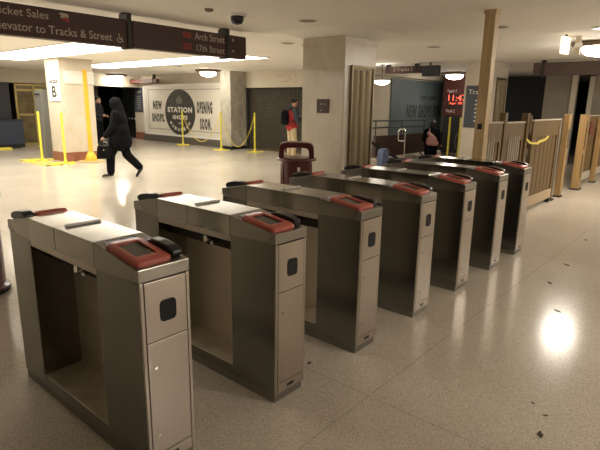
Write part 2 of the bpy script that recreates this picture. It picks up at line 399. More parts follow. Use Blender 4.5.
        place(MB().box(.195, .246, .245, .30, .0005, .002), 'sticker', STICK, t) if not flip else None
        if not flip: place(MB().box(.04, .185, .30, .335, .0005, .002), 'sticker', STICK, t)
    reader(False); reader(True)
    return t
mat_pl = mat('plinth_steel', (.26, .245, .215), .5, .8)
gx = [0, .8113, 1.6138, 2.4292, 3.2374, 4.0806, 4.8498]
gl = ['first steel fare gate, largest and nearest, cut by the bottom of the photo',
      'second steel fare gate from the left, open niche and tray seen past the nearest',
      'third steel fare gate from the left, rear end just left of the maroon bin',
      'middle fare gate of the row of seven',
      'fifth steel fare gate from the left, third from the wooden gate',
      'sixth steel fare gate from the left, second from the wooden gate',
      'farthest steel fare gate, last in the row beside the wooden gate']
g0 = make_gate()
for i, x in enumerate(gx):
    g = g0 if i == 0 else copy_tree(g0)
    g.location = (x, 0, 0); tag(g, gl[i], 'fare gate', 'steel fare gates in a row')

# ------------------------------------------------------------------ oak post, wooden fence and gate
t = thing('oak_post', 'tall square oak post rising to the ceiling behind the last fare gate', 'post', (5.27, .66, 0))
B(0, .13, 0, .13, 0, H-.001).build('post', WOODP, t, bevel=.006)
B(-.006, 0, .035, .09, 1.40, 1.47).build('outlet', BLACKM, t)
B(-.01, .14, -.01, .14, 2.755, H-.0005).build('collar', WOODP, t)
def fence_post(x, wx, y0, y1, z1, m, label, extra=None):
    t = thing('fence_post', label, 'post', (x, y0, 0)); B(0, wx, 0, y1-y0, 0, z1).build('post', m, t, bevel=.006)
    B(-.02, wx+.02, -.02, y1-y0+.02, 0, .03).build('base_plate', DARKSTEEL, t)
    if extra: extra(t)
    return t
def slat_panel(x0, x1, y, z0, z1, label, name='wooden_fence', cat='fence', slots=False, railm=WOODD, botm=None, wheel=False):
    t = thing(name, label, cat, (x0, y, 0)); w_ = x1-x0
    B(0, w_, 0, .05, z1-.28, z1-.02).build('top_rail', WOODD, t, bevel=.004)
    B(-.005, w_+.005, -.01, .06, z1-.02, z1).build('cap', RAILW, t, bevel=.003)
    B(0, w_, 0, .05, z0, z0+.17).build('bottom_rail', botm or WOODD, t, bevel=.004)
    B(0, .09, 0, .05, z0+.17, z1-.28).build('stile', WOODD, t); B(w_-.09, w_, 0, .05, z0+.17, z1-.28).build('stile', WOODD, t)
    m = MB(); n = max(3, int((w_-.18)/.2)); s_ = (w_-.18)/n
    for k in range(n): m.box(.09+k*s_+.009, .09+(k+1)*s_-.009, .015, .035, z0+.17, z1-.28)
    m.build('slats', WOODD, t)
    B(.09, w_-.09, .03, .034, z0+.17, z1-.28).build('backing', mat_back, t)
    if slots:
        m = MB()
        for k in range(slots): m.box(.14+k*.085, .165+k*.085, -.012, .016, .9, 1.27)
        m.build('bright_bars', RAILW, t)
    if wheel:
        m = MB().tube((w_-.15, -.02, .035), (w_-.15, .05, .035), .035, n=16); m.build('caster', BLACKM, t)
        MB().box(w_-.19, w_-.11, -.03, .06, .035, z0+.01).build('caster_fork', DARKSTEEL, t)
    return t
mat_back = mat('fence_backing', (.08, .05, .018), .6)
slat_panel(5.48, 6.2, .76, .10, 1.48, 'brown wooden fence panel with pale bars between the oak post and the first upright', slots=4)
fence_post(6.22, .10, .745, .83, 1.60, WOODD, 'brown fence upright nearest the tall oak post')
slat_panel(6.34, 7.15, .76, .10, 1.47, 'brown wooden fence panel with pale bars left of the caution tape', slots=6)
fence_post(7.17, .12, .735, .83, 1.59, WOODD, 'brown fence upright with a bright steel latch where the wooden gate hangs',
           lambda t: (B(.12, .155, -.02, .06, 1.28, 1.56).build('latch', CHROME, t), B(.125, .16, -.01, .05, .95, 1.05).build('hinge', CHROME, t)))
slat_panel(7.45, 8.95, .72, .07, 1.49, 'wide brown wooden gate with slatted panel and caster, open beside the last fare gate', 'wooden_gate', 'gate', botm=mat('gate_kick_rail', (.42, .32, .20), .5), wheel=True)
fence_post(9.0, .10, .72, .82, 1.50, mat('grey_post', (.17, .14, .10), .5), 'grey-brown gate stop upright beside the orange wood post',
           lambda t: B(-.01, .0, .05, .13, .70, .95).build('keeper', BLACKM, t))
fence_post(9.50, .14, .70, .80, 1.57, WOODG, 'golden wood post with a steel strike plate left of the open gap',
           lambda t: B(.02, .12, -.012, 0, .95, 1.30).build('strike_plate', CHROME, t))
fence_post(10.75, .24, .66, .80, 1.56, WOODG, 'thick golden wood post with dark slots right of the open gap',
           lambda t: (B(.02, .05, -.01, 0, .85, 1.42).build('slot', BLACKM, t), B(.02, .05, -.01, 0, .25, .75).build('slot', BLACKM, t)))
slat_panel(11.05, 14.2, .76, .12, 1.54, 'long brown wooden fence panel with a red notice at the right edge', botm=RAILW)
rn = B(11.55, 11.95, .735, .758, 1.13, 1.40).build('red_notice', mat('notice_maroon', (.13, .03, .02), .5)); tag(rn, 'dark red notice fixed to the fence panel at the right edge', 'sign')
fence_post(12.25, .14, .66, .75, 1.50, WOODG, 'golden wood upright against the long fence panel at the right edge')
# caution tape
m = MB(); pts = []
for k in range(15):
    u = k/14; pts.append((7.18+1.16*u, .713, 1.18-.13*(1-abs(2*u-1))**1.3-.03*math.sin(9*u)+.02*u))
for a, b in zip(pts, pts[1:]): m.prism([(a[0], a[2]), (b[0], b[2]), (b[0], b[2]+.032), (a[0], a[2]+.032)], 'y', a[1], a[1]+.024)
m2 = m.build('caution_tape', CAUT); tag(m2, 'yellow caution tape sagging across the brown wooden gate', 'tape')

# ------------------------------------------------------------------ overhead signs
def hang_mount(par, x, y, ztop, zbot, axis='x', m=MOUNT):
    o = MB()
    if axis == 'x': o.box(x-.033, x+.033, y-.10, y+.10, zbot, ztop); o.box(x-.055, x+.055, y-.05, y+.05, ztop, H-par.location.z-.0005)
    else: o.box(x-.09, x+.09, y-.035, y+.035, zbot, ztop); o.box(x-.05, x+.05, y-.05, y+.05, ztop, H-par.location.z-.0005)
    return o.build('hanger', m, par, bevel=.004)
# Ticket Sales sign
t = thing('overhead_sign', 'long brown hanging sign reading Ticket Sales and Elevator to Tracks and Street', 'sign', (0, 4.55, 2.37))
B(.2, 2.80, 0, .16, 0, .34).build('board', BROWN, t, bevel=.004)
hang_mount(t, 2.80, .08, .42, -.02)
text('lettering', 'Ticket Sales', TXT, t, 1.165, .215, .60, .085, at=-.001)
text('lettering', 'Elevator to Tracks & Street', TXT, t, 1.165, .055, 1.385, .095, at=-.001)
m = MB(); m.prism([(1.885, .300), (1.93, .31), (2.0, .30), (2.0, .255), (1.965, .262), (1.945, .245), (1.90, .255), (1.92, .275)], 'y', -.004, 0); m.build('logo_light', TXT, t)
m = MB(); m.prism([(1.905, .235), (1.955, .275), (2.005, .25), (2.005, .205), (1.96, .222)], 'y', -.004, 0)
m.build('logo_red', TXTRED, t)
m = MB()                                              # wheelchair symbol
for k in range(14):
    a0, a1 = [math.radians(-200+250*j/14) for j in (k, k+1)]; q = lambda a, r: (2.655+r*math.cos(a), .085+r*math.sin(a))
    m.prism([q(a0, .030), q(a0, .040), q(a1, .040), q(a1, .030)], 'y', -.004, 0)
m.prism([(2.645, .13), (2.657, .13), (2.662, .095), (2.69, .092), (2.712, .058), (2.702, .053), (2.682, .082), (2.650, .084)], 'y', -.004, 0)
m.box(2.640, 2.658, -.004, 0, .136, .152); m.build('wheelchair_symbol', TXT, t)
# Arch Street sign
t = thing('overhead_sign', 'brown hanging sign reading Arch Street and 17th Street', 'sign', (0, 4.55, 2.37))
B(2.86, 4.90, 0, .16, .0, .34).build('board', BROWN, t, bevel=.004)
hang_mount(t, 4.50, .08, .42, -.02)
text('lettering', 'Arch Street', TXT, t, 3.87, .205, .57, .10, at=-.001)
text('lettering', '17th Street', TXT, t, 3.90, .045, .54, .095, at=-.001)
for z in (.215, .06):
    e = B(3.66, 3.80, -.003, 0, z, z+.075).build('exit_box', TXTRED, t); text('lettering', 'EXIT', BROWN, e, 3.675, z+.02, .11, .04, at=-.004)
m = MB()
for z in (.25, .09): m.prism([(4.505, z-.02), (4.535, z), (4.505, z+.02)], 'y', -.125, -.11)
m.build('arrow', TXT, t)
# Tracks sign, facing along x
t = thing('overhead_sign', 'small brown hanging sign reading 2 Tracks 1', 'sign', (11.8, 5.6, 2.55))
B(0, .14, -.56, .56, 0, .19).build('board', BROWN, t, bevel=.004)
hang_mount(t, .07, -.39, .19, 0, 'y'); hang_mount(t, .07, .49, .19, 0, 'y')
text('lettering', '2 Tracks 1', TXT, t, .30, .06, .58, .095, '-x', at=-.001)
t = thing('ceiling_speaker_box', 'dark square box hanging from the ceiling right of the Tracks sign', 'box', (11.7, 4.72, 2.45))
B(-.08, .12, -.24, .2, 0, .27).build('housing', CGREY, t, bevel=.01); B(-.02, .02, -.02, .02, .27, H-2.45-.0005).build('stem', MOUNT, t)
# long plain sign at right
t = thing('overhead_sign', 'long blank dark brown hanging sign at the upper right beyond the lamp', 'sign', (12.4, 0, 2.44))
B(0, .16, -1.2, 2.34, 0, .30).build('board', mat('sign_brown_dull', (.075, .045, .038), .6), t, bevel=.004)
hang_mount(t, .05, 2.12, .32, -.03, 'y'); hang_mount(t, .05, -.9, .32, -.03, 'y')
# red-brown beam sign at left back
t = thing('overhead_sign', 'thin reddish hanging beam sign behind the lamp left of the shop banner', 'sign', (11.5, 17.0, 2.46))
B(0, .15, 0, 4.6, 0, .16).build('board', VALANCE, t, bevel=.004)
for yy in (.25, 3.6): hang_mount(t, .07, yy, .20, -.03, 'y')

# ------------------------------------------------------------------ ceiling fittings
BX0 = .95
def lamp(x, y, label, bowl=BOWL):
    t = thing('ceiling_lamp', label, 'lamp', (x, y, H), 0, 'round ceiling lamps')
    MB().lathe([(.42, 0), (.44, -.03), (.43, -.06), (.37, -.085), (.30, -.09)], n=40).build('rim', FIXT, t, smooth=True)
    MB().lathe([(.28, -.085), (.275, -.13), (.24, -.18), (.17, -.215), (.08, -.232), (0, -.236)], n=40).build('bowl', bowl, t, smooth=True)
    return t
lamps = [(10.75, 12.7, 'glowing round ceiling lamp above the shop banner'), (10.7, 18.7, 'glowing round ceiling lamp above the walking person in a black hood'),
         (15.7, 5.85, 'glowing round ceiling lamp in front of the red track display'), (9.35, .35, 'glowing round ceiling lamp at the right edge, largest in view'),
         (16.9, 9.4, 'glowing round ceiling lamp right of the bronze-panelled column')]
for a in lamps[:4]: lamp(*a, BOWL if a[0] < 10 else BOWLF)
ADDED_LAMPS = [(0.2, 6.5), (2.6, -4.6), (13.0, -2.2), (9.0, -2.5), (6.0, -9.0)]  # unseen lamps added to light gate fronts, columns and floor
for x, y in ADDED_LAMPS: lamp(x, y, 'added round ceiling lamp out of view, lighting the gate fronts and columns', BOWL_ADDED)
# far small lamp seen under the ceiling right of the column
t = thing('wall_lamp', 'small glowing white bowl lamp just right of the bronze-panelled column', 'lamp', (11.70, 6.19, 2.33))
MB().lathe([(.0, -.09), (.10, -.08), (.19, -.04), (.23, .02), (.22, .03), (0, .035)], n=28).build('bowl', mat('small_bowl', (.9, .85, .75), .4, emit=(1, .92, .8), es=6), t, smooth=True)
MB().tube((0, 0, .03), (0, 0, H-2.33-.001), .012).build('stem', MOUNT, t); MB().lathe([(.06, H-2.33-.02), (.07, H-2.33-.001)], n=20).build('rose', MOUNT, t)

def panel(x0, x1, y0, y1, label):
    t = thing('light_panel', label, 'light panel', ((x0+x1)/2, (y0+y1)/2, H)); hx, hy = (x1-x0)/2, (y1-y0)/2
    B(-hx, hx, -hy, hy, -.012, -.001).build('diffuser', PANEL, t)
    m = MB(); f = .035
    m.box(-hx-f, hx+f, -hy-f, -hy, -.02, -.001).box(-hx-f, hx+f, hy, hy+f, -.02, -.001).box(-hx-f, -hx, -hy, hy, -.02, -.001).box(hx, hx+f, -hy, hy, -.02, -.001)
    m.build('frame', WHITE, t)
panel(3.95, 5.25, 6.0, 14.3, 'long bright ceiling light panel below the Ticket Sales sign')
panel(7.2, 8.45, 7.5, 15.3, 'long bright ceiling light panel behind the Arch Street sign')
panel(.9, 2.3, 8.0, 15.0, 'added bright ceiling light panel out of view at the left')  # last panel is unseen, added to light the column sides
t = thing('dome_camera', 'black dome security camera on the ceiling above the Arch Street sign', 'camera', (3.71, 3.45, H))
MB().lathe([(.13, 0), (.13, -.02), (.10, -.03)], n=28).build('flange', WHITE, t); MB().lathe([(.085, -.03), (.085, -.08), (.06, -.12), (0, -.135)], n=28).build('dome', BLACK, t, smooth=True)
t = thing('smoke_detector', 'small dark smoke detector on the ceiling left of the dome camera', 'detector', (3.26, 3.47, H))
MB().lathe([(.055, 0), (.055, -.02), (.03, -.035)], n=24).build('body', FIXT, t)
for x, y, lb in ((4.6, 3.0, 'left of the big column, nearest'), (6.4, 5.0, 'beside the end of the Arch Street sign'), (8.4, 3.0, 'right of the big column'), (6.6, 1.1, 'right of the oak post'), (7.5, -.02, 'nearest the large lamp at right'), (9.0, 12.0, 'left of the lamp above the shop banner')):
    t = thing('ceiling_speaker', 'flat round ceiling speaker '+lb, 'speaker', (x, y, H))
    MB().lathe([(.15, 0), (.14, -.012), (.12, -.014)], n=28).build('ring', WHITE, t); MB().lathe([(.12, -.006), (.118, -.016)], n=28).build('grille', FIXT, t)
# emergency light boxes beside the big lamp
t = thing('exit_light', 'small lit white box sign hanging edge-on left of the large ceiling lamp', 'sign', (8.0, .56, 2.51))
B(-.14, .14, -.035, .035, 0, .25).build('box', mat('lit_box', (.8, .75, .65), .5, emit=(1, .85, .6), es=.9), t, bevel=.004)
B(-.015, .015, -.02, .02, .25, H-2.51-.0005).build('stem', MOUNT, t)
t = thing('emergency_light', 'cream emergency light unit beside the large ceiling lamp', 'light unit', (8.35, .45, 2.52))
B(-.03, .05, -.03, .05, 0, H-2.52-.0005).build('housing', CREAM, t, bevel=.006); MB().lathe([(.07, .11), (.05, .18)], n=16).build('head', WHITE, t)

# ------------------------------------------------------------------ shop banner, directory, shutter
t = thing('shop_banner', 'large white banner with charcoal oval, New Shops Opening Soon', 'banner', (11.85, 0, 0))
B(0, .12, 12.99, 18.55, .30, 2.38).build('board', BANNER, t)
m = MB(); m.box(-.02, .1, 12.96, 13.10, .28, 2.42).box(-.02, .1, 18.42, 18.58, .28, 2.42).box(-.02, .1, 12.96, 18.58, 2.34, 2.42).box(-.02, .1, 12.96, 18.58, .28, .36)
m.build('frame', WHITE, t, bevel=.01)
m = MB(); m.box(-.008, .0, 13.3, 13.35, .55, 2.2).box(-.008, 0, 18.15, 18.20, .55, 2.2).box(-.008, 0, 13.3, 18.2, 2.17, 2.21).box(-.008, 0, 13.3, 18.2, .53, .57)
m.build('inner_border', BANNERF, t)
B(-.05, .12, 12.96, 18.6, 0, .28).build('plinth', mat('plinth_grey', (.10, .09, .075), .6), t)
m = MB(); pts = [(15.93+1.02*math.cos(2*math.pi*i/64), 1.27+.93*math.sin(2*math.pi*i/64)) for i in range(64)]; m.prism(pts, 'x', -.012, 0); ov = m.build('oval', OVAL, t)
text('lettering', 'STATION', TXTWHITE, t, 16.76, 1.27, 1.66, .22, '-x', at=-.014, bold=.04, space=1.15)
text('lettering', 'SHOPS', TXTWHITE, t, 16.42, .99, 1.0, .17, '-x', at=-.014, bold=.04, space=1.2)
text('lettering', 'AT', TXTWHITE, t, 16.05, .79, .24, .08, '-x', at=-.014)
for k, ch in enumerate('SUBURBAN'):
    a = math.radians(-142+104*k/7); cy, cz = 15.93-.76*math.cos(a), 1.27+.68*math.sin(a); rot = a+math.pi/2
    def f(X, Y, rot=rot): X -= .065; Y -= .09; return X*math.cos(rot)-Y*math.sin(rot), X*math.sin(rot)+Y*math.cos(rot)
    text('lettering', ch, TXTWHITE, t, cy, cz, .12, .13, '-x', at=-.014, xf=f, bold=.03)
m = MB()
for k in range(5): m.box(-.015, -.012, 15.78+.075*k, 15.80+.075*k, 1.62, 1.62+.34-.06*abs(k-2))
m.build('emblem', BANNERF, t)
text('lettering', 'NEW', TXTDARK, t, 17.84, 1.37, .66, .36, '-x', at=-.003, bold=.06, space=1.35)
text('lettering', 'SHOPS.', TXTDARK, t, 17.95, .84, .95, .36, '-x', at=-.003, bold=.06, space=1.35)
text('lettering', 'OPENING', TXTDARK, t, 14.80, 1.25, .95, .48, '-x', at=-.003, bold=.06, space=1.35)
text('lettering', 'SOON.', TXTDARK, t, 14.62, .62, .70, .46, '-x', at=-.003, bold=.06, space=1.35)
t = thing('directory_sign', 'narrow dark directory board on the cream wall left of the shop banner', 'sign', (12, 0, 0))
B(-.03, -.001, 18.82, 19.5, 1.22, 2.28).build('board', MAPB, t)
text('lettering', 'Tracks', TXT, t, 19.42, 2.08, .5, .09, '-x', at=-.032)
m = MB()
for k in range(7): m.box(-.033, -.03, 19.0, 19.3, 1.35+.09*k, 1.38+.09*k)
m.build('text_lines', BANNERF, t)
t = thing('roller_shutter', 'dark bronze roller shutter behind the person in the red jacket', 'shutter', (12.29, 0, 0))
m = MB()
for k in range(27): m.prism([(.06, .06+.08*k), (.03, .07+.08*k), (.02, .10+.08*k), (.03, .13+.08*k), (.06, .14+.08*k)], 'y', 9.52, 12.4)
m.build('slats', SHUT, t)
m = MB()
for k in range(22): m.box(.005, .03, 9.6+.13*k, 9.615+.13*k, .1, 2.22)
m.build('grille_bars', mat('shutter_bar', (.10, .09, .065), .5, .4), t)
B(.0, .08, 9.52, 12.4, 0, .08).build('bottom_bar', BRASSD, t); B(-.03, .08, 9.52, 12.4, 2.18, 2.24).build('head_rail', BLACKM, t)
B(-.02, .08, 12.28, 12.4, 0, 2.2).build('guide', BLACKM, t)
t = thing('letter_holes', 'scattered dark screw holes of a removed sign above the shutter', 'marks', (12.27, -.2, 0))
for y, z in ((10.86, 2.62), (10.72, 2.62), (10.45, 2.63), (10.40, 2.55), (10.40, 2.48), (10.83, 2.43), (10.66, 2.43), (10.54, 2.43), (10.15, 2.65), (10.13, 2.42), (10.95, 2.63)):
    MB().tube((-.004, y, z), (.001, y, z), .016, n=8).build('hole', TXTDARK, t)

# ------------------------------------------------------------------ left back: kiosk, door grille, cabinet, counter
t = thing('black_kiosk', 'tall black kiosk at the left edge', 'kiosk', (5.85, 18.3, 0))
B(-1.4, .40, 0, .6, 0, 2.28).build('body', mat('kiosk_black', (.012, .012, .013), .5), t, bevel=.01)
B(-.25, .0, -.012, 0, 1.60, 1.68).build('mark', WHITE, t)
t = thing('blue_bin', 'dark blue wheeled bins in front of the black kiosk', 'bin', (6.0, 17.7, 0))
B(-1.3, .38, 0, .5, .12, .95).build('body', BLUEM, t, bevel=.03); B(-1.33, .41, -.03, .53, .95, 1.0).build('lid', mat('blue_lid', (.02, .028, .055), .5), t, bevel=.02)
B(-1.3, .38, .03, .47, .03, .12).build('base', BLACKM, t)
m = MB()
for k in range(6): m.box(-.95+.06*k, -.925+.06*k, -.006, 0, .45, .70-.05*(k % 3))
m.build('print', BANNERF, t)
t = thing('yellow_mat', 'yellow curb strip on the floor at the left edge', 'mat', (5.6, 17.35, 0)); B(-.9, .2, 0, .3, 0, .06).build('strip', YEL, t, bevel=.01)
t = thing('brass_door', 'brass-framed glass doors with a yellow notice, far left', 'door', (.35, 18.91, 0))
m = MB()
for x in (6.30, 6.95, 7.55, 8.02): m.box(x, x+.07, 0, .08, 0, 2.25)
for z in (0, 1.1, 2.0, 2.2): m.box(6.3, 8.09, 0, .08, z, z+.07)
m.build('frame', mat('door_brass', (.42, .32, .12), .4, .6), t, bevel=.003)
B(6.33, 8.05, .03, .05, .05, 2.2).build('glass', mat('amber_glass', (.16, .125, .06), .15, var=.3, scale=3), t)
B(7.02, 7.30, -.015, 0, 1.62, 2.10).build('notice', YEL, t)
m = MB(); m.box(7.10, 7.22, -.02, -.015, 1.72, 1.98); m.build('notice_mark', YELO, t)
t = thing('grey_cabinet', 'tall grey metal cabinet standing behind the Section B column', 'cabinet', (5.45, 13.75, 0))
B(-.02, .6, 0, .45, 0, 1.97).build('body', mat('cabinet_grey', (.20, .20, .18), .45, .3), t, bevel=.008)
B(-.05, -.02, .08, .4, 1.82, 1.86).build('bracket', BLACKM, t); B(-.03, -.02, .35, .40, .9, 1.1).build('handle', CHROME, t)
t = thing('ticket_counter', 'dark counter with small items in the opening behind the two people', 'counter', (12.6, 19.7, 0))
B(-.1, .5, 0, 2.2, 0, 1.05).build('body', BLACKM, t, bevel=.01); B(-.15, .55, -.03, 2.23, 1.05, 1.10).build('top', CGREY, t)
m = MB()
for k in range(4): m.box(-.16, -.15, .3+.25*k, .42+.25*k, .85, .93)
m.build('labels', WHITE, t)
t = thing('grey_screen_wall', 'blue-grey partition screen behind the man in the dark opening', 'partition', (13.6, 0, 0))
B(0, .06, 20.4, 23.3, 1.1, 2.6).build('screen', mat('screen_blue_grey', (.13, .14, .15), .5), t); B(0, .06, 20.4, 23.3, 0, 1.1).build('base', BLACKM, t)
mbx = MB(); mbx.box(13.0, 13.2, 23.35, 26, 0, 2.6); o = mbx.build('dark_opening_sheet', BLACKM); tag(o, 'black sheet standing for the dark at the left of the opening behind the man', 'partition')  # darkness inside the opening, drawn as a black sheet

# ------------------------------------------------------------------ stanchions and chains
def make_stanchion():
    t = thing('stanchion', '', 'stanchion')
    m = MB(); m.box(-.30, .30, -.05, .05, 0, .03).box(-.05, .05, -.30, .30, 0, .031); m.build('cross_base', YEL, t, bevel=.005)
    MB().tube((0, 0, .03), (0, 0, 1.33), .032, n=12).build('post', YEL, t); MB().tube((0, 0, .03), (0, 0, .12), .05, .04, n=12).build('collar', YEL, t)
    MB().lathe([(.036, 1.30), (.036, 1.35), (.02, 1.37)], n=12).build('cap', YEL, t)
    return t
st = make_stanchion()
SP = [(11.45, 15.25, 'yellow chain stanchion in front of the banner oval'), (11.15, 12.55, 'yellow chain stanchion at the right end of the shop banner'),
      (11.50, 11.15, 'yellow chain stanchion before the left side of the dark shutter'), (5.08, 13.22, 'yellow stanchion by the grey cabinet, left of the Section B column'),
      (5.2, 12.05, 'yellow stanchion at the corner of the Section B column'), (7.15, 17.8, 'thin yellow stanchion in front of the brass doors'),
      (14.0, 5.10, 'yellow post left of the dark doorway under the track display'), (13.6, 4.58, 'yellow post right of the dark doorway beside the slate map')]
for i, (x, y, lb) in enumerate(SP):
    s_ = st if i == 0 else copy_tree(st)
    s_.location = (x, y, 0); s_.rotation_euler = (0, 0, math.radians(10+25*i)); tag(s_, lb, 'stanchion', 'yellow chain stanchions')
def chain(a, b, sag, label, n=26):
    m = MB(); a, b = Vector(a), Vector(b)
    for k in range(n):
        u0, u1 = k/n, (k+1.25)/n; p = lambda u: a.lerp(b, min(u, 1))-Vector((0, 0, 4*sag*u*(1-u) if u < 1 else 0))
        c = (p(u0)+p(u1))/2; d = (p(u1)-p(u0)); hl = d.length/2; q = d.to_track_quat('X', 'Z').to_matrix(); tw = Matrix.Rotation(math.pi/2*(k % 2), 3, 'X')
        ring = [c+q @ tw @ Vector((hl*math.cos(2*math.pi*j/10), .022*math.sin(2*math.pi*j/10), 0)) for j in range(11)]
        for j in range(10): m.tube(ring[j], ring[j+1], .0055, n=5)
    o = m.build('plastic_chain', CAUT); tag(o, label, 'chain', 'stanchion chains')
chain((11.45, 15.25, 1.28), (11.15, 12.55, 1.28), 1.05, 'pale yellow chain hanging between the stanchions before the shop banner', 50)
chain((11.15, 12.55, 1.28), (11.50, 11.15, 1.28), 1.12, 'pale yellow chain hanging low in front of the grey marble pier', 40)
t = thing('floor_frame', 'yellow metal bars lying on the floor before the Section B column', 'barrier base', (4.95, 12.7, 0))
m = MB(); m.box(-.35, -.27, -.9, .9, 0, .03).box(.0, .06, -.9, .75, 0, .03).box(-.35, .06, -.9, -.82, 0, .035).box(-.35, .06, .70, .78, 0, .035); m.build('bars', YEL, t)

# ------------------------------------------------------------------ bins
t = thing('trash_can', 'maroon hooded trash can beside the cream column', 'trash can', (4.75, 3.30, 0), math.radians(-50))
MB().lathe([(.19, 0), (.20, .02), (.235, .80), (.235, .84)], n=32).build('body', MAROON, t, smooth=False)
m = MB()
for k in range(12):
    a = 2*math.pi*k/12; R_ = Matrix.Rotation(a, 3, 'Z'); m.box(.20, .242, -.018, .018, .06, .80, R=R_)
m.build('ribs', MAROON, t, bevel=.004)
MB().lathe([(.20, .84), (.30, .845), (.305, .87), (.29, .885), (.20, .89)], n=36).build('rim', MAROON, t, smooth=True)
# hood: an arch open to two sides
m = MB(); out = []; inn = []
for i in range(25):
    a = math.pi*i/24; c, s_ = math.cos(a), math.sin(a); e = .35
    out.append((.265*math.copysign(abs(c)**e, c), .885+.235*abs(s_)**e)); inn.append((.185*math.copysign(abs(c)**e, c), .885+.155*abs(s_)**e))
A = [[m.bm.verts.new((x, y, z)) for x, z in out] for y in (-.17, .17)]; Bv = [[m.bm.verts.new((x, y, z)) for x, z in inn] for y in (-.17, .17)]
for i in range(24):
    m.bm.faces.new((A[0][i], A[0][i+1], A[1][i+1], A[1][i])); m.bm.faces.new((Bv[0][i], Bv[0][i+1], Bv[1][i+1], Bv[1][i]))
    for k in (0, 1): m.bm.faces.new((A[k][i], A[k][i+1], Bv[k][i+1], Bv[k][i]))
for j in (0, 24): m.bm.faces.new((A[0][j], A[1][j], Bv[1][j], Bv[0][j]))
m.build('hood', MAROON, t, bevel=.015, seg=3)
B(.02, .06, -.252, -.238, .70, .76).build('sticker', WHITE, t)
m = MB().lathe([(.20, .885), (.17, .888), (.17, .70)], n=28); m.build('opening', BLACKM, t)
t = thing('recycling_bin', 'dark maroon bin with a blue rim, cut by the left edge', 'bin', (.30, 3.16, 0))
MB().lathe([(.25, 0), (.255, .05), (.225, .07), (.225, .80), (.24, .84)], n=32).build('body', MAROON, t)
MB().lathe([(.24, .84), (.262, .85), (.262, .89), (.23, .895)], n=32).build('rim', BLUEBAG, t)
MB().lathe([(.25, .0), (.257, .02), (.257, .03)], n=32).build('foot_ring', BLACKM, t)

# ------------------------------------------------------------------ stair railing, posters, displays
t = thing('stair_parapet', 'low brown parapet with grey pipe rails along the stairwell', 'railing', (0, 6.86, 0))
B(12.6, 17.6, 0, .08, .06, .74).build('panel', PARAP, t); B(12.55, 17.6, -.06, .10, 0, .06).build('curb', CREAM, t)
for z in (1.21, 1.0): MB().tube((12.3, .03, z), (16.6, .03, z), .028, n=10).build('rail', PIPE, t)
for x in (12.6, 14.2, 15.8): MB().tube((x, .03, .7), (x, .03, 1.21), .022, n=8).build('post', PIPE, t)
t = thing('handrail', 'pale steel handrail loop at the head of the stairs', 'handrail', (13.1, 6.15, 0))
m = MB(); m.path([(.05, 0, 0), (.05, 0, .55), (.05, 0, .90), (.02, .02, .97), (-.02, .15, .97), (-.04, .19, .90), (-.04, .19, .66), (-.02, .15, .60), (.05, .02, .60)], .022); m.build('loop', CHROME, t, smooth=True)
MB().path([(.05, .02, .93), (.8, .5, .86), (2.6, .52, -.20), (4.2, .52, -1.15)], .025).build('rail', PIPE, t)
t = thing('handrail', 'grey steel handrail loop before the dark doorway under the track display', 'handrail', (14.1, 4.86, 0))
m = MB(); m.path([(0, -.02, 0), (0, -.02, .45)], .02); pts = [(0, .07*math.cos(a), .62+.24*math.sin(a)) for a in [2*math.pi*j/20-math.pi/2 for j in range(21)]]; m.path(pts, .02); m.build('loop', PIPE, t, smooth=True)
t = thing('dark_ramp_rail', 'dark sloping handrail beside the foot of the cream column', 'handrail', (11.9, 6.5, 0))
m = MB(); m.path([(.1, .2, .62), (1.0, -.25, .09)], .045); m.path([(.5, .1, 0), (.5, .1, .46)], .025); m.build('rail', BLACKM, t)
m = MB(); m.box(.7, 1.1, -.5, -.1, 0, .09); m.build('foot', BLACKM, t)
t = thing('printed_bag', 'blue and white printed bag on the floor by the column', 'bag', (11.2, 5.72, 0))
m = MB(); m.prism([(-.16, 0), (.16, 0), (.19, .42), (.08, .52), (-.1, .50), (-.17, .40)], 'y', -.1, .1); m.build('bag', BLUEBAG, t, bevel=.03)
m = MB(); m.path([(-.06, 0, .48), (-.03, 0, .60), (.04, 0, .60), (.07, 0, .48)], .01); m.build('strap', BLUEM, t)
t = thing('shop_poster', 'blue-grey wall poster reading New Shops above the stair railing', 'poster', (0, 7.44, 0))
B(14.3, 18.2, -.03, -.001, .45, 2.58).build('board', BLUEG, t)
text('lettering', 'NEW SHOPS', TXTDARK, t, 15.4, 1.25, 1.9, .47, at=-.032, bold=.03, space=1.3)
text('lettering', 'NOW LEASING', TXTDARK, t, 16.4, 1.92, 1.3, .14, at=-.032, bold=.02)
text('lettering', 'SOON', TXTDARK, t, 17.45, 1.25, .6, .47, at=-.032, bold=.03)
# track display
t = thing('track_display', 'dark red track display column with glowing red digits', 'display', (17.0, 6.3, 0))
B(0, .25, -.52, .5, 1.36, H-.02).build('cabinet', mat('display_maroon', (.07, .012, .010), .5), t, bevel=.01)
B(.02, .2, -.45, .45, 0, 1.36).build('dark_below', BLACKM, t)  # black block stands in for the dark opening below the display
text('lettering', 'Track 1', TXTWHITE, t, .38, 2.18, .36, .11, '-x', at=-.003)
B(-.005, 0, -.46, .36, 1.70, 2.12).build('screen', BLACKM, t)
text('digits', '11:47', LED, t, .30, 1.88, .68, .22, '-x', at=-.008)
text('digits', 'Apr 30', LED, t, .26, 1.74, .50, .10, '-x', at=-.008)
text('lettering', 'Track 2', TXTWHITE, t, .38, 1.47, .36, .11, '-x', at=-.003)
B(-.004, 0, -.5, .48, 1.62, 1.68).build('divider', BLACKM, t)
t = thing('map_board', 'slate board headed Tracks on the far column left of the oak post', 'sign', (12.3, 0, 0))
B(-.03, -.009, 3.30, 3.93, 1.14, 2.22).build('board', MAPB, t, bevel=.005)
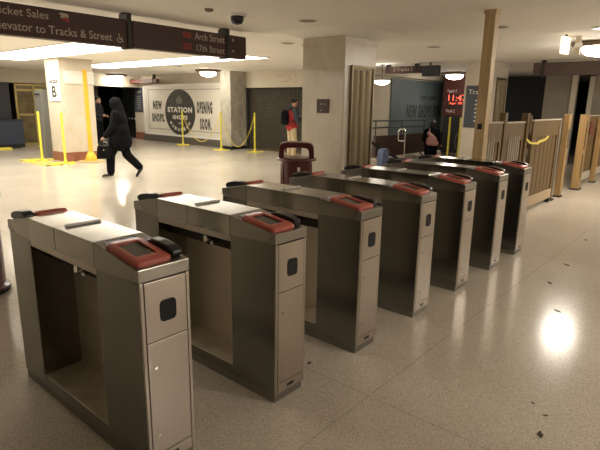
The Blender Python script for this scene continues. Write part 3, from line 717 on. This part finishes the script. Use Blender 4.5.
text('lettering', 'Tracks', TXTWHITE, t, 3.86, 2.0, .5, .12, '-x', at=-.032)
m = MB()
for k in range(6): m.box(-.034, -.03, 3.42, 3.66, 1.3+.105*k, 1.335+.105*k)
m.build('text_lines', TXTWHITE, t)
t = thing('dark_doorway', 'dark doorway under the track display, its darkness a black panel', 'doorway', (18.6, 0, 0)); B(0, .1, 3.2, 7.4, 0, H-.02).build('panel', BLACKM, t)  # black sheet stands in for the dark beyond the doorway

# ------------------------------------------------------------------ marks on the floor
def gum(x, y, r, a, lb):
    m = MB(); n = 12; pts = [(r*(1+.35*math.sin(3*i+a))*math.cos(2*math.pi*i/n)*1.8, r*(1+.3*math.cos(2*i+a))*math.sin(2*math.pi*i/n)*.8) for i in range(n)]
    m.prism(pts, 'z', 0, .002); o = m.build('floor_stain', DIRT, loc=(x, y, 0)); o.rotation_euler = (0, 0, a); tag(o, lb, 'stain', 'dark stains on the terrazzo')
for x, y, r, a, lb in ((1.55, -1.22, .016, .4, 'dark stain on the floor nearest the lower right corner'), (1.83, -1.10, .007, 1.2, 'tiny dark stain on the floor just beyond the nearest one'), (1.75, -1.19, .008, 2, 'small dark stain beside the tiny one near the lower right'),
                       (3.41, -.83, .018, 1.1, 'dark stain at the edge of the bright lamp reflection'), (4.12, -.58, .020, .7, 'dark stain on the floor beyond the lamp reflection'), (4.88, -.55, .022, 1, 'dark stain on the floor farther beyond the lamp reflection'),
                       (6.24, -.45, .02, .3, 'farthest dark stain, on the floor near the wooden gate'), (1.31, .16, .012, .3, 'dark stain on the floor between the second and third gates')):
    gum(x, y, r, a, lb)

# ================================================================== PEOPLE (built from blended limb volumes, one closed surface each)
def fuse(name, shapes, m, parent, voxel=.012, smooth=4):
    """shapes: ('c', p0, p1, r0, r1) tapered limb with round ends; ('e', centre, radii, zrot) ellipsoid -> one continuous surface"""
    mb = MB()
    for s in shapes:
        if s[0] == 'c':
            _, p0, p1, r0, r1 = s; mb.tube(p0, p1, r0, r1, n=16); mb.ell(p0, (r0,)*3, seg=14); mb.ell(p1, (r1,)*3, seg=14)
        else:
            mb.ell(s[1], s[2], R=(Matrix.Rotation(s[3], 3, s[4] if len(s) > 4 else 'Z') if len(s) > 3 else None), seg=20)
    o = mb.build(name, m, None)
    r = o.modifiers.new('r', 'REMESH'); r.mode = 'VOXEL'; r.voxel_size = voxel
    k = o.modifiers.new('s', 'SMOOTH'); k.factor = .5; k.iterations = smooth
    bpy.context.view_layer.update()
    me = bpy.data.meshes.new_from_object(o.evaluated_get(bpy.context.evaluated_depsgraph_get()))
    old = o.data; o.modifiers.clear(); o.data = me; bpy.data.meshes.remove(old); me.name = name
    me.materials.clear(); me.materials.append(m)
    for p in me.polygons: p.use_smooth = True
    o.parent = parent
    return o
V = Vector
def hand(wrist, d, side, curl=.6):
    """palm, four unequal bent fingers and a thumb; d points from wrist to knuckles, `side` is the thumb's side"""
    wrist = V(wrist); d = V(d).normalized(); side = V(side).normalized(); n = d.cross(side).normalized(); sh = []
    palm = wrist+d*.085
    for k in range(4):
        o = side*(.030-.020*k); sh.append(('c', wrist+d*.02+o*.6, palm+o, .014, .012))
        ln = (.040, .045, .042, .032)[k]; a = curl; p = palm+o
        for j in range(3):
            dd = (d*math.cos(a)+n*math.sin(a)).normalized(); q = p+dd*ln*(1, .7, .55)[j]; sh.append(('c', p, q, .0095-.001*j, .0085-.001*j)); p = q; a += curl
    b = wrist+d*.025+side*.03; t1 = b+(d*.6+side*.7+n*.3).normalized()*.04; sh.append(('c', b, t1, .013, .010)); sh.append(('c', t1, t1+(d*.9+side*.1+n*.4).normalized()*.03, .010, .008))
    return sh
def head(c, f=(1, 0), tilt=0.):
    """c: head centre, facing +x (local); returns the shapes of skull, jaw, nose, ears, lips"""
    c = V(c); R = Matrix.Rotation(tilt, 3, 'Y')
    P = lambda x, y, z: c+R @ V((x, y, z))
    return [('e', P(-.01, 0, .03), (.098, .078, .098)), ('e', P(.02, 0, -.045), (.068, .058, .072)), ('c', P(.088, 0, .02), P(.108, 0, -.018), .010, .015),
            ('e', P(-.005, .080, -.005), (.018, .010, .030)), ('e', P(-.005, -.080, -.005), (.018, .010, .030)), ('c', P(.082, -.02, -.055), P(.082, .02, -.055), .010, .010), ('e', P(.068, 0, -.095), (.022, .024, .018))]
def eyes(par, c, tilt=0.):
    c = V(c); R = Matrix.Rotation(tilt, 3, 'Y'); m = MB()
    for s in (-1, 1): m.ell(c+R @ V((.080, s*.031, .012)), (.012, .013, .008), seg=10)
    m.build('eyes', BLACK, par, smooth=True)

def person(label, loc, rz, J, cat='person', mats=None, tilt=0., fine=.008):
    """J: joints in local metres, facing +x, y left: head, neck, chest, waist, hip, and sh/el/wr/hi/kn/an/to for L and R"""
    t = thing('person', label, cat, loc, rz); t_ = t
    sh = head(J['head'], tilt=tilt); nk = V(J['neck']); sh += [('c', V(J['head'])-V((.02, 0, .06)), nk, .055, .062)]
    sh += [('c', nk, J['chest'], .08, .13), ('e', J['chest'], (.115, .17, .16)), ('c', J['chest'], J['waist'], .13, .12), ('e', J['hip'], (.12, .165, .12))]
    for s in 'LR':
        sh += [('c', nk-V((0, 0, .05)), J['sh'+s], .06, .055), ('c', J['sh'+s], J['el'+s], .050, .038), ('c', J['el'+s], J['wr'+s], .037, .025),
               ('c', J['hi'+s], J['kn'+s], .083, .055), ('c', J['kn'+s], J['an'+s], .054, .036), ('c', J['an'+s], J['to'+s], .036, .028)]
        sh += hand(J['wr'+s], V(J['wr'+s])-V(J['el'+s]), J.get('th'+s, (1, 0, 0)))
    fuse('body', sh, SKIN, t, fine, 2); eyes(t, J['head'], tilt)
    return t
def arms(J, r=(.072, .060, .050), end=.03):
    o = []
    for s in 'LR':
        a, b, c = V(J['sh'+s]), V(J['el'+s]), V(J['wr'+s]); c2 = c-(c-b).normalized()*end
        o += [('c', a, b, r[0], r[1]), ('c', b, c2, r[1], r[2])]
    return o
def legs(J, r=(.102, .075, .060), end=.05):
    o = [('e', J['hip'], (.135, .178, .13))]
    for s in 'LR':
        a, b, c = V(J['hi'+s]), V(J['kn'+s]), V(J['an'+s]); o += [('c', a, b, r[0], r[1]), ('c', b, c+(b-c).normalized()*end, r[1], r[2])]
    return o
def shoes(J, t, m=BLACK):
    for s in 'LR':
        a, b = V(J['an'+s]), V(J['to'+s]); d = (b-a).normalized()
        fuse('shoe', [('c', a-V((0, 0, .02)), a-d*.03-V((0, 0, .02)), .046, .042), ('c', a-V((0, 0, .02)), b, .044, .034), ('c', b, b+d*.04, .036, .028)], m, t, .012, 2)

# woman in black hood striding to the left, handbag in her left hand
J = dict(head=(.05, 0, 1.60), neck=(.01, 0, 1.46), chest=(0, 0, 1.27), waist=(-.01, 0, 1.06), hip=(-.01, 0, .95),
         shL=(0, .19, 1.40), elL=(.05, .25, 1.12), wrL=(.24, .24, .92), shR=(0, -.19, 1.40), elR=(-.04, -.25, 1.12), wrR=(.12, -.25, .92),
         hiL=(0, .09, .92), knL=(.20, .10, .50), anL=(.22, .09, .09), toL=(.36, .09, .045), hiR=(-.01, -.09, .92), knR=(-.10, -.10, .50), anR=(-.40, -.09, .20), toR=(-.32, -.09, .055))
w1 = person('person in a black hood and coat striding left with a black handbag in hand', (4.95, 8.72, 0), math.radians(132), J)
fuse('coat', [('c', (0, 0, 1.38), (0, 0, 1.10), .155, .18), ('e', (0, 0, 1.28), (.18, .235, .21)), ('c', (0, .10, 1.40), (0, .19, 1.38), .08, .08), ('c', (0, -.10, 1.40), (0, -.19, 1.38), .08, .08),
             ('e', (0, 0, 1.05), (.21, .24, .24)), ('c', (.03, .07, .98), (.06, .09, .78), .16, .165), ('c', (-.03, -.07, .98), (-.08, -.08, .78), .16, .165), ('c', (0, 0, .95), (-.01, 0, .78), .19, .20)] + arms(J, (.095, .082, .065)), CBLACK, w1)
fuse('trousers', legs(J, (.115, .10, .085)), CBLACK, w1); shoes(J, w1)
hs = V(J['head'])
fuse('hood', [('e', hs+V((-.01, 0, .03)), (.135, .115, .135)), ('c', hs+V((.02, .045, .03)), hs+V((0, .06, -.12)), .06, .06), ('c', hs+V((.02, -.045, .03)), hs+V((0, -.06, -.12)), .06, .06), ('c', hs+V((-.06, 0, -.05)), hs+V((-.07, 0, -.22)), .11, .13), ('c', hs+V((-.02, .06, -.15)), hs+V((-.03, .10, -.25)), .07, .07), ('c', hs+V((-.02, -.06, -.15)), hs+V((-.03, -.10, -.25)), .07, .07)], CBLACK, w1)
# handbag: a thing of its own, hanging from the hand
hb = thing('handbag', 'black handbag carried by the striding person in the hood', 'bag', (4.95, 8.72, 0), math.radians(132))
m = MB(); m.prism([(.10, .44), (.44, .44), (.41, .72), (.13, .72)], 'y', .17, .31); m.build('bag_body', CBLACK, hb, bevel=.025, seg=3)
MB().path([(.18, .24, .71), (.19, .24, .80), (.24, .24, .845), (.30, .24, .845), (.35, .24, .80), (.36, .24, .71)], .010).build('strap', BLACK, hb, smooth=True)
B(.25, .28, .308, .318, .62, .65).build('clasp', CHROME, hb)

# man in dark clothes behind, facing right
J = dict(head=(.03, 0, 1.70), neck=(.0, 0, 1.55), chest=(-.01, 0, 1.33), waist=(-.01, 0, 1.10), hip=(0, 0, .97),
         shL=(0, .20, 1.46), elL=(.02, .24, 1.17), wrL=(.24, .16, 1.12), shR=(0, -.20, 1.46), elR=(.02, -.24, 1.17), wrR=(.25, -.14, 1.14), thL=(0, 0, 1), thR=(0, 0, 1),
         hiL=(0, .10, .95), knL=(.03, .11, .51), anL=(-.02, .12, .09), toL=(.13, .13, .045), hiR=(0, -.10, .95), knR=(.03, -.11, .51), anR=(-.02, -.12, .09), toR=(.13, -.13, .045))
m1 = person('person in a charcoal jacket standing at the dark opening, facing right', (8.97, 17.2, 0), math.radians(-58), J, fine=.012)
fuse('jacket', [('c', (0, 0, 1.46), (0, 0, 1.05), .16, .16), ('e', (0, 0, 1.34), (.17, .22, .19)), ('c', (0, .12, 1.46), (0, .2, 1.44), .085, .085), ('c', (0, -.12, 1.46), (0, -.2, 1.44), .085, .085), ('e', (0, 0, 1.0), (.16, .20, .13))] + arms(J, (.08, .07, .055)), CDARK, m1, .015)
fuse('trousers', legs(J), CBLACK, m1, .015); shoes(J, m1)
hs = V(J['head']); fuse('hair', [('e', hs+V((-.03, 0, .055)), (.10, .086, .088))], HAIR, m1, .012)

# person in red jacket with backpack, head bent over a phone, facing right
J = dict(head=(.09, 0, 1.70), neck=(.03, 0, 1.55), chest=(0, 0, 1.34), waist=(-.01, 0, 1.10), hip=(0, 0, .97),
         shL=(.01, .20, 1.46), elL=(.06, .25, 1.18), wrL=(.28, .12, 1.24), shR=(.01, -.20, 1.46), elR=(.06, -.25, 1.18), wrR=(.28, -.10, 1.24), thL=(0, 0, 1), thR=(0, 0, 1),
         hiL=(0, .10, .95), knL=(.02, .11, .51), anL=(-.03, .11, .09), toL=(.12, .12, .045), hiR=(0, -.10, .95), knR=(.04, -.11, .51), anR=(0, -.12, .09), toR=(.15, -.13, .045))
r1 = person('person in a red jacket with grey sleeves looking down before the shutter', (11.05, 9.02, 0), math.radians(-20), J, tilt=.45, fine=.012)
fuse('jacket', [('c', (0, 0, 1.44), (0, 0, 1.0), .16, .165), ('e', (0, 0, 1.34), (.17, .215, .18)), ('e', (0, 0, .98), (.175, .215, .16))], CRED, r1, .015)
fuse('sleeves', [('c', (0.01, .14, 1.47), (.01, .2, 1.45), .09, .09), ('c', (.01, -.14, 1.47), (.01, -.2, 1.45), .09, .09), ('c', (.0, .12, 1.50), (.0, -.12, 1.50), .075, .075)] + arms(J, (.088, .078, .058)), CGREY, r1, .015)
fuse('hood', [('e', (-.08, 0, 1.56), (.10, .14, .08)), ('e', (-.02, 0, 1.54), (.11, .13, .06))], CGREY, r1, .015)
fuse('trousers', legs(J, (.108, .088, .078), .02), CKHAKI, r1, .015); shoes(J, r1)
hs = V(J['head']); fuse('hair', [('e', hs+V((-.02, 0, .065)), (.105, .088, .085))], HAIR, r1, .012)
bp = thing('backpack', 'black backpack worn by the person in the red jacket', 'backpack', (11.05, 9.02, 0), math.radians(-20))
fuse('bag_body', [('e', (-.25, 0, 1.28), (.12, .16, .22)), ('c', (-.25, -.06, 1.15), (-.25, .06, 1.15), .11, .11), ('c', (-.24, -.05, 1.40), (-.24, .05, 1.40), .09, .09)], CBLACK, bp, .015)
for s in (-1, 1): MB().path([(-.20, s*.11, 1.46), (-.08, s*.12, 1.58), (.08, s*.13, 1.54), (.17, s*.14, 1.40), (.12, s*.17, 1.20), (-.14, s*.14, 1.12)], .018).build('strap', BLACKM, bp, smooth=True)
ph = thing('phone', 'dark phone held by the person in the red jacket', 'phone', (11.05, 9.02, 0), math.radians(-20)); B(.355, .365, -.03, .045, 1.22, 1.35).build('body', BLACK, ph, bevel=.004); B(.352, .355, -.025, .04, 1.23, 1.34).build('screen', SCREEN, ph)

# person in black going down the stairs with a pink bag on the shoulder
J = dict(head=(.10, 0, 1.58), neck=(.04, 0, 1.45), chest=(.02, 0, 1.25), waist=(0, 0, 1.04), hip=(0, 0, .93),
         shL=(.02, .19, 1.38), elL=(.02, .27, 1.12), wrL=(.20, .28, .98), shR=(.02, -.19, 1.38), elR=(-.05, -.25, 1.12), wrR=(.12, -.24, .98),
         hiL=(0, .09, .91), knL=(.20, .10, .58), anL=(.22, .09, .09), toL=(.35, .09, .045), hiR=(0, -.09, .91), knR=(.05, -.10, .50), anR=(-.08, -.09, .09), toR=(.06, -.09, .045))
b1 = person('person in black going down the stairs behind the fare gates', (14.68, 6.02, -.51), math.radians(-5), J, fine=.012)
fuse('coat', [('c', (0, 0, 1.36), (0, 0, 1.05), .17, .19), ('e', (0, 0, 1.22), (.20, .25, .22)), ('c', (0, .10, 1.40), (0, .2, 1.36), .10, .10), ('c', (0, -.10, 1.40), (0, -.2, 1.36), .10, .10), ('e', (0, 0, .98), (.20, .25, .20)), ('c', (0, 0, .92), (0, 0, .72), .20, .22)] + arms(J, (.10, .085, .07)), CBLACK, b1, .015)
fuse('trousers', legs(J), CBLACK, b1, .015); shoes(J, b1)
hs = V(J['head']); fuse('hair', [('e', hs+V((-.02, 0, .04)), (.125, .11, .115)), ('c', hs+V((-.06, 0, 0)), hs+V((-.09, 0, -.16)), .09, .08)], HAIR, b1, .012)
sb2 = thing('shoulder_bag', 'dusty pink shoulder bag of the person going down the stairs', 'bag', (14.68, 6.02, -.51), math.radians(-5))
fuse('bag_body', [('c', (-.25, -.22, 1.20), (-.26, -.05, 1.32), .07, .06), ('c', (-.26, -.34, 1.02), (-.27, -.08, 1.02), .09, .09), ('e', (-.26, -.18, 1.10), (.09, .20, .15))], CPINK, sb2, .015)
MB().path([(-.24, -.06, 1.30), (-.16, -.02, 1.46), (-.06, .04, 1.49), (.06, .08, 1.46), (.15, 0, 1.3)], .016).build('strap', CPINK, sb2, smooth=True)
